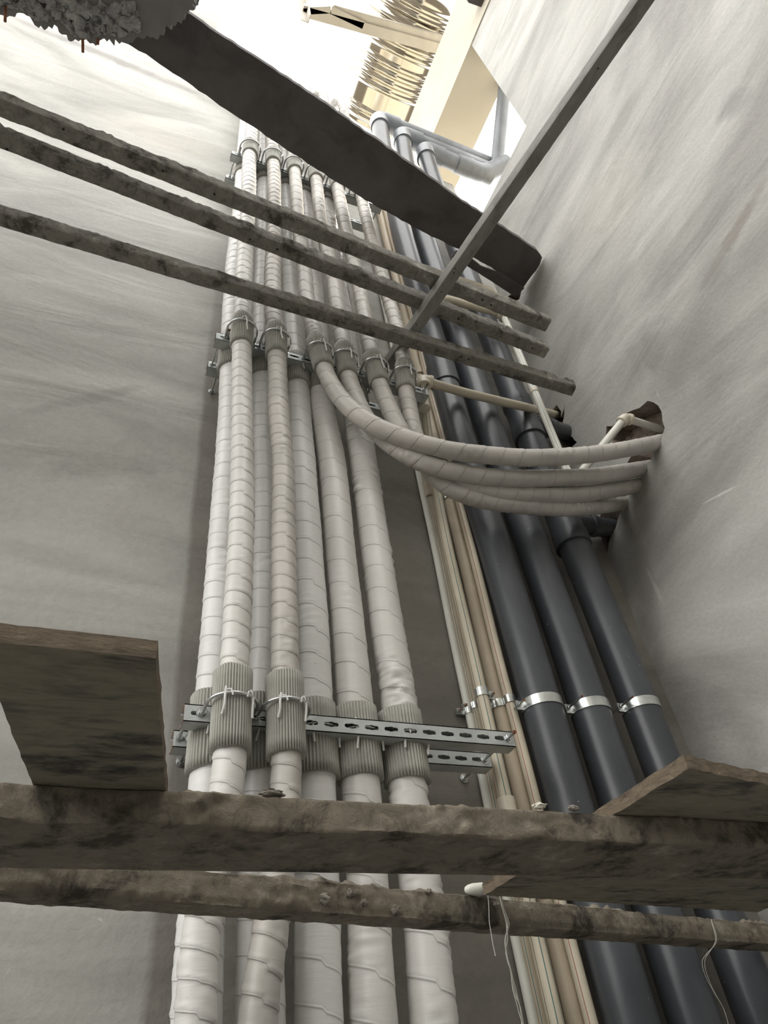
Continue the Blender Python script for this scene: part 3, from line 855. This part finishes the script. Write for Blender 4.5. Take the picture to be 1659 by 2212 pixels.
lab = {'low': 'galvanised pipe rack just above the foreground beams, its slotted bars fully visible at right',
       'mid': 'galvanised pipe rack at mid height, where four pipes start to bend away',
       'top': 'topmost galvanised pipe rack, seen between the dark plank and the topmost batten'}
for lvl, z in RZ.items():
    x0, x1 = (.217, 1.046)
    rack = empty('pipe_rack', (x0, WY, z), lab[lvl], 'pipe rack')
    channel(rack, x0, x1, 1.44, z)
    channel(rack, x0, x1, 1.565, z)
    for x in (.255, 1.028):
        rod(rack, x, z + .002, 1.405, WY - .0005, (1.431, 1.556, WY - .012))
    for (c, R, front) in UB[lvl]:
        yc = c.y; yf = 1.44 if front else 1.565
        rr_ = R + .014; ry = R + .0075
        if yf - yc < .02: yc = yf - .03
        path = [Vector((c.x - rr_, yf + .018, z)), Vector((c.x - rr_, yc, z))]
        for k in range(1, 20):
            a = PI - PI * k / 20
            path.append(Vector((c.x + rr_ * math.cos(a), yc - ry * math.sin(a), z + .006 * math.sin(a))))
        path += [Vector((c.x + rr_, yc, z)), Vector((c.x + rr_, yf + .018, z))]
        bm = bmesh.new(); tube(bm, path, .004, 10, ref=(0, 0, 1))
        u = link('u_bolt', bm, M_zinc, rack)
        for s in (-1, 1):
            bm = bmesh.new(); nut(bm, (c.x + s * rr_, yf - .008, z), r=.0075, t=.007); link('nut', bm, M_zinc, u, smooth=False)

# ================================================================= cream water pipes
def px_col(y1, xa1, xb1, y2, xa2, xb2, Y):
    a = (onY(xa1, y1, Y) + onY(xb1, y1, Y)) / 2; b = (onY(xa2, y2, Y) + onY(xb2, y2, Y)) / 2
    return (a.x + b.x) / 2
def straight(name, x, Y, z0, z1, r, mats, label, cat, group, stripes=None, seg=24, tiltx=0):
    n = max(4, int((z1 - z0) / .08))
    path = [Vector((x + tiltx * (z0 + (z1 - z0) * k / n - 1), Y + .002 * math.sin(k * .7 + x * 9), z0 + (z1 - z0) * k / n)) for k in range(n + 1)]
    bm = bmesh.new(); tube(bm, path, r, seg, stripes=stripes)
    return tag(link(name, bm, mats, smooth=True), label, cat, group)
def coupling(par, c, r, half, mat, name='coupling', axis=(0, 0, 1), lip=.0025, seg=32):
    bm = bmesh.new()
    lathe(bm, c, axis, [(-half, r - lip), (-half + .001, r), (-half + .008, r + lip * .3), (-half * .55, r), (half * .55, r), (half - .008, r + lip * .3), (half - .001, r), (half, r - lip)], seg)
    return link(name, bm, mat, par)
xC0 = px_col(1700, 1042, 1054, 1400, 976, 988, 1.672)
xC1 = px_col(1700, 1052, 1076, 1400, 987, 1010, 1.667)
xC2 = px_col(1700, 1073, 1107, 1400, 998, 1031, 1.605)
xC3 = px_col(1700, 1100, 1148, 1400, 1028, 1062, 1.652)
xC4 = px_col(1700, 1136, 1166, 1400, 1058, 1082, 1.612)
G = 'cream water pipes on the back wall'
SR = [(.15, .07, 1), (-.9 % (2 * PI), .07, 1)]
c0 = straight('water_pipe', xC0, 1.672, -1.45, 5.3, .0125, [M_white], 'thin white water pipe, leftmost of the cream pipe cluster', 'pipe', G)
c1 = straight('water_pipe', xC1, 1.667, -1.45, 5.3, .0165, [M_tan, M_red, M_green], 'slim tan water pipe with a red line, second from left in the cluster', 'pipe', G, [(.6, .07, 1), (5.5, .06, 2)])
c3 = straight('water_pipe', xC3, 1.652, -1.45, 5.3, .0250, [M_tan, M_dirt], 'thickest tan water pipe, set back against the wall in the cream cluster', 'pipe', G, [(1.0, .10, 1)])
c4 = straight('water_pipe', xC4, 1.612, -1.45, 5.3, .0155, [M_cream, M_red, M_dirt], 'cream water pipe with red lines, rightmost of the cluster, beside the black pipes', 'pipe', G, [(.75, .09, 1), (5.4, .07, 1)])
ztop = onY(913, 822, 1.50).z
# front pipe of the cluster rises, turns at an elbow and crosses the black pipes into the right wall
p_el = onY(913, 822, 1.47)
path = [Vector((xC2, 1.605, -1.45)), Vector((xC2, 1.605, 1.0)), Vector((xC2 - .004, 1.60, 1.7)), Vector((xC2 - .01, 1.55, p_el.z - .16)), Vector((p_el.x, 1.475, p_el.z - .05)), Vector((p_el.x, 1.47, p_el.z)),
        onY(1000, 847, 1.468), onY(1120, 876, 1.478), onY(1160, 886, 1.53), onY(1205, 897, 1.68), onY(1222, 901, 1.74)]
# split: vertical run with smooth curve, then horizontal
bm = bmesh.new()
vert = catmull(path[:5] + [Vector((p_el.x, 1.471, p_el.z - .004))], .03)
tube(bm, vert, .0185, 26, stripes=[(.5, .06, 1), (5.9, .06, 1), (4.9, .05, 2)])
hor = catmull([Vector((p_el.x + .003, 1.47, p_el.z))] + path[6:], .03)
tube(bm, hor, .0190, 24, stripes=[(PI * 1.78, .10, 2)], ref=(0, -1, 0))
c2 = tag(link('water_pipe', bm, [M_cream, M_green, M_dirt]), 'cream water pipe that turns at an elbow and crosses in front of the black pipes', 'pipe', G)
# elbow body
def elbow(par, c, d1, d2, r, mat, L=.035, name='elbow', seg=26):
    d1 = Vector(d1).normalized(); d2 = Vector(d2).normalized(); c = Vector(c)
    pts = fillet([c + d1 * L, c, c + d2 * L], L * .7, 10)
    bm = bmesh.new(); tube(bm, pts, r, seg)
    for d in (d1, d2):
        lathe(bm, c + d * L, d, [(-.012, r), (-.011, r * 1.12), (0, r * 1.13), (.002, r * 1.05)], seg)
    return link(name, bm, mat, par)
elbow(c2, p_el, (0, .03, -1), path[6] - p_el, .0270, M_fit, .036)
coupling(c2, (p_el.x - .001, 1.50, p_el.z - .125), .0235, .022, M_fit)
coupling(c2, (xC2, 1.605, onY(1097, 1745, 1.605).z - .02), .0235, .045, M_fit)
zc = onY(916, 1060, 1.667).z; coupling(c1, (xC1, 1.667, zc), .0215, .035, M_tan)
zc = onY(935, 905, 1.63).z; coupling(c3, (xC3, 1.652, zc - .12), .029, .03, M_tan)
zc = onY(925, 790, 1.60).z; coupling(c3, (xC3, 1.652, zc), .030, .028, M_tan)

# white pipe right of the black pipes: drops, turns, comes forward and into the wall hole
pr = onY(1136, 800, 1.425); xr = pr.x
pb = onY(1222, 1040, 1.425); pb = Vector((xr, 1.425, pb.z))
pe = onX(1350, 903, WX - .075); pw = pe + Vector((.30, .0, -.012)); 
zt = onY(1084, 678, 1.425).z
tp = Vector((xr, 1.425, zt))
bm = bmesh.new(); tube(bm, catmull([pb, (pb + tp) / 2, tp], .05), .0158, 24, stripes=[(5.6, .06, 1)])
tube(bm, [pb, pe], .0158, 24, stripes=[(.9, .07, 1)]); tube(bm, [pe, pw], .0158, 24)
r1 = tag(link('water_pipe', bm, [M_white, M_green]), 'ivory water pipe dropping right of the black pipes and elbowing into the broken wall hole', 'pipe', 'ivory branch pipes near the right wall')
elbow(r1, pe, pb - pe, pw - pe, .0215, M_fit, .028); elbow(r1, pb, (0, 0, 1), pe - pb, .0215, M_fit, .028)
zc = onY(1147, 843, 1.425).z; coupling(r1, (xr, 1.425, zc), .0185, .012, M_fit)
# branch from the top of that pipe to the left
ml = onY(950, 640, 1.45); ml.z = zt + .01
bm = bmesh.new(); tube(bm, [tp, Vector((xr - .3, 1.44, zt)), Vector((xC4 + .03, 1.46, zt))], .020, 24, stripes=[(.7, .05, 1)], ref=(0, -1, 0))
tube(bm, [Vector((xC4 + .03, 1.46, zt)), Vector((xC3, 1.63, zt))], .020, 24)
r2 = tag(link('water_pipe', bm, [M_cream, M_dirt]), 'level cream pipe crossing the black pipes just above the middle batten', 'pipe', 'ivory branch pipes near the right wall')
elbow(r2, tp, (0, 0, -1), (-1, 0, 0), .026, M_fit, .03)
zn = onY(1030, 614, 1.46).z
bm = bmesh.new(); tube(bm, [Vector((xC4, 1.47, zn)), Vector((1.55, 1.47, zn)), Vector((1.74, 1.50, zn - .01)), Vector((1.93, 1.55, zn - .02))], .020, 24, ref=(0, -1, 0))
r3 = tag(link('water_pipe', bm, [M_cream]), 'upper cream pipe entering the right wall just under the dark plank end', 'pipe', 'ivory branch pipes near the right wall')
coupling(r3, (1.60, 1.477, zn - .002), .026, .03, M_fit, axis=(1, 0, 0)); coupling(r3, (1.74, 1.50, zn - .01), .027, .035, M_fit, axis=(1, .1, 0))

# ================================================================= black drain pipes
YP = 1.57; RP = .0605
DPR = [[(-1.5, 1.272), (1, 1.266), (2.4, 1.240), (3.9, 1.230), (4.7, 1.252), (6, 1.305)],
       [(-1.5, 1.452), (1, 1.441), (2.4, 1.404), (3.9, 1.385), (4.7, 1.410), (6, 1.485)],
       [(-1.5, 1.664), (1, 1.646), (2.4, 1.612), (3.9, 1.604), (4.7, 1.615), (6, 1.645)]]
def drx(i, z):
    for (a, xa), (b, xb) in zip(DPR[i], DPR[i][1:]):
        if z <= b:
            t = (z - a) / (b - a); t = t * t * (3 - 2 * t)
            return xa + (xb - xa) * t
    return DPR[i][-1][1]
ze = [onY(826, 262, YP).z, onY(886, 300, YP).z, onY(936, 333, YP).z]
dl = ['black drain pipe nearest the cream pipes, leftmost of three', 'middle one of the three black drain pipes', 'black drain pipe nearest the right wall, rightmost of three, with branch fittings']
GB = 'black drain pipes in the corner'
outx = (2.34, 2.28, 2.22)
for i in range(3):
    z1 = ze[i]
    n = 60
    path = [Vector((drx(i, z_), YP, z_)) for z_ in (-1.45 + (z1 + 1.36) * k / n for k in range(n + 1))]
    xt = path[-1].x
    bm = bmesh.new(); tube(bm, path, RP, 48)
    d = tag(link('drain_pipe', bm, M_black), dl[i], 'pipe', GB)
    # top elbow (grey PVC) and level run to the outside
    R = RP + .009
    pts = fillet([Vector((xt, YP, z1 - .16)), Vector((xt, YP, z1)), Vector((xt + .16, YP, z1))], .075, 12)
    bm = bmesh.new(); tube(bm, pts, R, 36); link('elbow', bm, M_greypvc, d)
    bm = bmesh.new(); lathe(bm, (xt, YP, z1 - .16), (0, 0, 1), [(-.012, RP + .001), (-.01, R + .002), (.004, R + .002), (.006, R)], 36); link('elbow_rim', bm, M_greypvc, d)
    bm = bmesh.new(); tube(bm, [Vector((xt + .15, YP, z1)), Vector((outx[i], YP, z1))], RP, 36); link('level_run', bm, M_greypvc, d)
    D_ = d
    if i == 0:
        zc = onY(955, 800, YP).z; coupling(d, (drx(0, zc - .06), YP, zc - .06), RP + .006, .07, M_black2)
        zc = onY(1010, 905, YP).z
    if i == 2:
        # two branch tees towards the right wall, each with collars
        for zt_ in (onY(1150, 948, 1.51).z + .205, onY(1248, 1196, 1.51).z + .222):
            xx = drx(2, zt_)
            bm = bmesh.new()
            lathe(bm, (xx, YP, zt_), (0, 0, 1), [(-.135, RP + .001), (-.133, RP + .009), (-.075, RP + .009), (-.065, RP + .004), (.075, RP + .004), (.085, RP + .009), (.13, RP + .009), (.132, RP + .001)], 40)
            a_ = Vector((xx + .02, YP, zt_ + .0)); b_ = Vector((WX + .085, YP + .085, zt_ + .12))
            tube(bm, [a_, b_], RP * .68, 32)
            lathe(bm, a_.lerp(b_, .42), b_ - a_, [(-.03, RP * .70), (-.028, RP * .78), (.02, RP * .78), (.022, RP * .70)], 32)
            link('branch_tee', bm, M_black2, d)
    # 45 degree outlet where the right-most one meets the stack outside
    if i == 2:
        p0 = Vector((xt + .50, YP, z1))
        bm = bmesh.new()
        coupling(d, (xt + .34, YP, z1), R + .002, .06, M_greypvc, 'collar', (1, 0, 0))
        tube(bm, fillet([p0 - Vector((.12, 0, 0)), p0 + Vector((.02, 0, 0)), p0 + Vector((.20, -.10, .12))], .08, 8), R, 32)
        link('outlet_bend', bm, M_greypvc, d)
# grey stack outside the right wall
a = onX(1075, 352, 2.30); b = onX(1094, 150, 2.30)
bm = bmesh.new(); tube(bm, [a, a.lerp(b, .5), b, a + (b - a) * 1.5], .055, 28)
tag(link('vent_pipe', bm, M_greypvc), 'grey pipe rising outside beyond the right wall gap', 'pipe')

# ================================================================= wall clamps
def clamp(cx, cy, z, r, hgt, label, boltx, group, bolt_len=.05, mat=M_band):
    e = empty('pipe_clamp', (cx, WY, z), label, 'pipe clamp', group)
    bm = bmesh.new(); th = .0022
    N = 40; R0 = r + .0008
    a0, a1 = -PI * .5 - .0, 2 * PI - PI * .5   # full ring
    rows = [[], [], [], []]
    for k in range(N):
        a = 2 * PI * k / N; d = Vector((math.cos(a), math.sin(a), 0))
        for j, (rr_, zz) in enumerate(((R0, -hgt / 2), (R0 + th, -hgt / 2), (R0 + th, hgt / 2), (R0, hgt / 2))):
            rows[j].append(bm.verts.new(Vector((cx, cy, z + zz)) + d * rr_))
    for j in range(4):
        for k in range(N):
            q = (k + 1) % N; bm.faces.new((rows[j][k], rows[j][q], rows[(j + 1) % 4][q], rows[(j + 1) % 4][k]))
    bmesh.ops.recalc_face_normals(bm, faces=bm.faces[:])
    link('band', bm, mat, e)
    bm = bmesh.new()
    sx = boltx
    # flanges beside the pipe
    box(bm, (cx + sx * (r + .012), cy + .004, z), (.026, .003, hgt * .95)); box(bm, (cx + sx * (r + .012), cy + .010, z), (.026, .003, hgt * .95))
    link('flange', bm, mat, e, smooth=False)
    bx = cx + sx * (r + .018)
    bm = bmesh.new(); n = int((WY - cy + bolt_len) / .0016)
    tube(bm, [Vector((bx, cy - bolt_len + (WY - cy + bolt_len) * k / n, z)) for k in range(n + 1)], [.0033 if k % 2 else .0028 for k in range(n + 1)], 8)
    nut(bm, (bx, cy - .006, z), r=.0065, t=.006)
    link('bolt', bm, M_zinc, e)
    bm = bmesh.new(); tube(bm, [Vector((bx, cy - bolt_len - .0008, z)), Vector((bx, cy - bolt_len + .003, z))], .0034, 8); link('bolt_tip', bm, M_rust, e)
    return e
GC = 'steel clamps above the lower rack'
zc = onY(1170, 1503, 1.51).z; clamp(drx(0, zc), YP, zc, RP, .030, 'wide steel clamp around the leftmost black drain pipe, above the lower rack', -1, GC, .03)
zc = onY(1263, 1510, 1.51).z; clamp(drx(1, zc), YP, zc, RP, .030, 'wide steel clamp around the middle black drain pipe', -1, GC, .075)
zc = onY(1368, 1507, 1.51).z; clamp(drx(2, zc), YP, zc, RP, .030, 'wide steel clamp around the rightmost black drain pipe', -1, GC, .065)
clamp(xC0, 1.672, onY(1008, 1532, 1.66).z, .0125, .020, 'tiny steel clamp on the thin white water pipe', -1, GC, .01)
clamp(xC1, 1.667, onY(1019, 1520, 1.65).z, .0165, .020, 'small steel clamp on the slim tan pipe with a red line', -1, GC, .01)
clamp(xC2, 1.605, onY(1040, 1492, 1.59).z, .0185, .026, 'steel clamp standing forward on the cream pipe with green lines', 1, GC, .01)
clamp(xC3, 1.652, onY(1072, 1516, 1.63).z, .0250, .024, 'steel clamp on the thickest tan pipe, set back behind its neighbours', -1, GC, .01)
clamp(xC4, 1.612, onY(1102, 1508, 1.6).z, .0155, .024, 'steel clamp on the rightmost cream pipe, touching the black pipes', 1, GC, .02)
zc = onY(948, 1050, 1.60).z; clamp(xC3, 1.652, zc, .0250, .024, 'steel clamp on the thickest tan pipe just below the four bending pipes', 1, None, .02)

# ================================================================= stainless tank over the opening
ZT = 8.6
tl = onZ(738, 188, ZT); tr = onZ(925, 225, ZT)
xm = (tl.x + tr.x) / 2; rt = (tr.x - tl.x) / 2
t0 = empty('water_tank', (xm, 3.0, ZT), 'polished stainless water tank with pressed ribs above the roof opening', 'water tank')
y_far = onZ(790, 268, ZT).y; y_near = onZ(870, -60, ZT).y
bm = bmesh.new(); prof = []
L = y_far - y_near; n = 700
groups = [onZ(790, 245, ZT).y, onZ(815, 140, ZT).y, onZ(850, 60, ZT).y, onZ(850, 10, ZT).y]
for k in range(n + 1):
    y = y_near + L * k / n; r = rt
    for g in groups:
        d = (y - g)
        if abs(d) < .16: r += .010 * (1 - math.cos(d / .16 * PI * 4.0))
    e = min(k, n - k) / n * L
    if e < .2: r *= math.sqrt(max(0.0, 1 - (1 - e / .2) ** 2)) * .35 + .65
    prof.append((y, r))
lathe(bm, (xm, 0, ZT + rt * .2), (0, 1, 0), prof, 64)
link('tank_body', bm, M_inox, t0)
# steel frame under the tank
f0 = empty('tank_frame', (xm, 2.4, ZT - rt), 'thin angle-steel frame carrying the stainless tank at the roof', 'tank frame')
ZFm = ZT - rt * 1.0
a = onZ(655, 25, ZFm); b = onZ(972, 112, ZFm)
def ang(name, a, b, w_=.07, par=f0):
    a, b = Vector(a), Vector(b); bm = bmesh.new()
    q = (b - a).to_track_quat('Y', 'Z').to_matrix(); L = (b - a).length
    box(bm, a.lerp(b, .5) + q @ Vector((0, 0, 0)), (w_, L, .008), q)
    box(bm, a.lerp(b, .5) + q @ Vector((w_ / 2, 0, w_ / 2)), (.008, L, w_), q)
    link(name, bm, M_inoxf, par, smooth=False)
ang('cross_bar', a, b, .09)
ang('leg', Vector((a.x, a.y, ZFm - .35)), Vector((a.x, a.y, ZFm + 1.2)), .07)
c_ = onZ(715, 22, ZFm); ang('brace', a, c_, .05); ang('side_bar', c_, onZ(785, 55, ZFm), .06)
ang('cross_bar', onZ(720, 20, ZFm + .02), onZ(985, 95, ZFm + .02), .06)

# ================================================================= threads and bits on the second foreground beam
def thread(pts, Y, label, r=.0007, strands=1, seed=0):
    bm = bmesh.new(); rnd = random.Random(seed)
    for s in range(strands):
        pp = [onY(x + (rnd.uniform(-4, 4) if i and strands > 1 else 0), y, Y + .001 * s) for i, (x, y) in enumerate(pts)]
        pp = catmull(pp, .006)
        pp = [p + Vector((noise.noise(p * 70 + Vector((s, 0, 0))), 0, 0)) * .0012 for p in pp]
        tube(bm, pp, r, 6)
    return tag(link('hanging_thread', bm, M_thread), label, 'thread')
thread([(1053, 1931), (1056, 1960), (1057, 1990), (1063, 2030), (1070, 2065)], fn(1055, 1935).y - .006, 'short white thread hanging from the second foreground beam')
thread([(1079, 1935), (1088, 1965), (1097, 1995), (1092, 2030), (1093, 2060), (1103, 2100), (1112, 2140), (1122, 2175), (1130, 2225)], fn(1080, 1940).y - .006, 'long frayed thread hanging from the second foreground beam, right of the short one', .0006, 4, 3)
thread([(1536, 1985), (1545, 2030), (1520, 2080), (1535, 2130), (1560, 2180), (1575, 2225)], fn(1540, 2000).y - .006, 'thin grey thread hanging before the middle black pipe at the bottom right', .0005, 2, 5)
# white plastic offcut lying on the second beam
pc = onZ(1022, 1926, ZE + .046)
bm = bmesh.new(); lathe(bm, (pc.x + .004, pc.y, ZE + .0495), (1, 0, .05), [(-.019, .002), (-.017, .005), (-.012, .0075), (-.004, .0092), (.014, .0096), (.0145, .007)], 24)
tag(link('plastic_offcut', bm, M_white), 'white rounded plastic offcut lying on the second foreground beam by the plywood corner', 'plastic offcut')
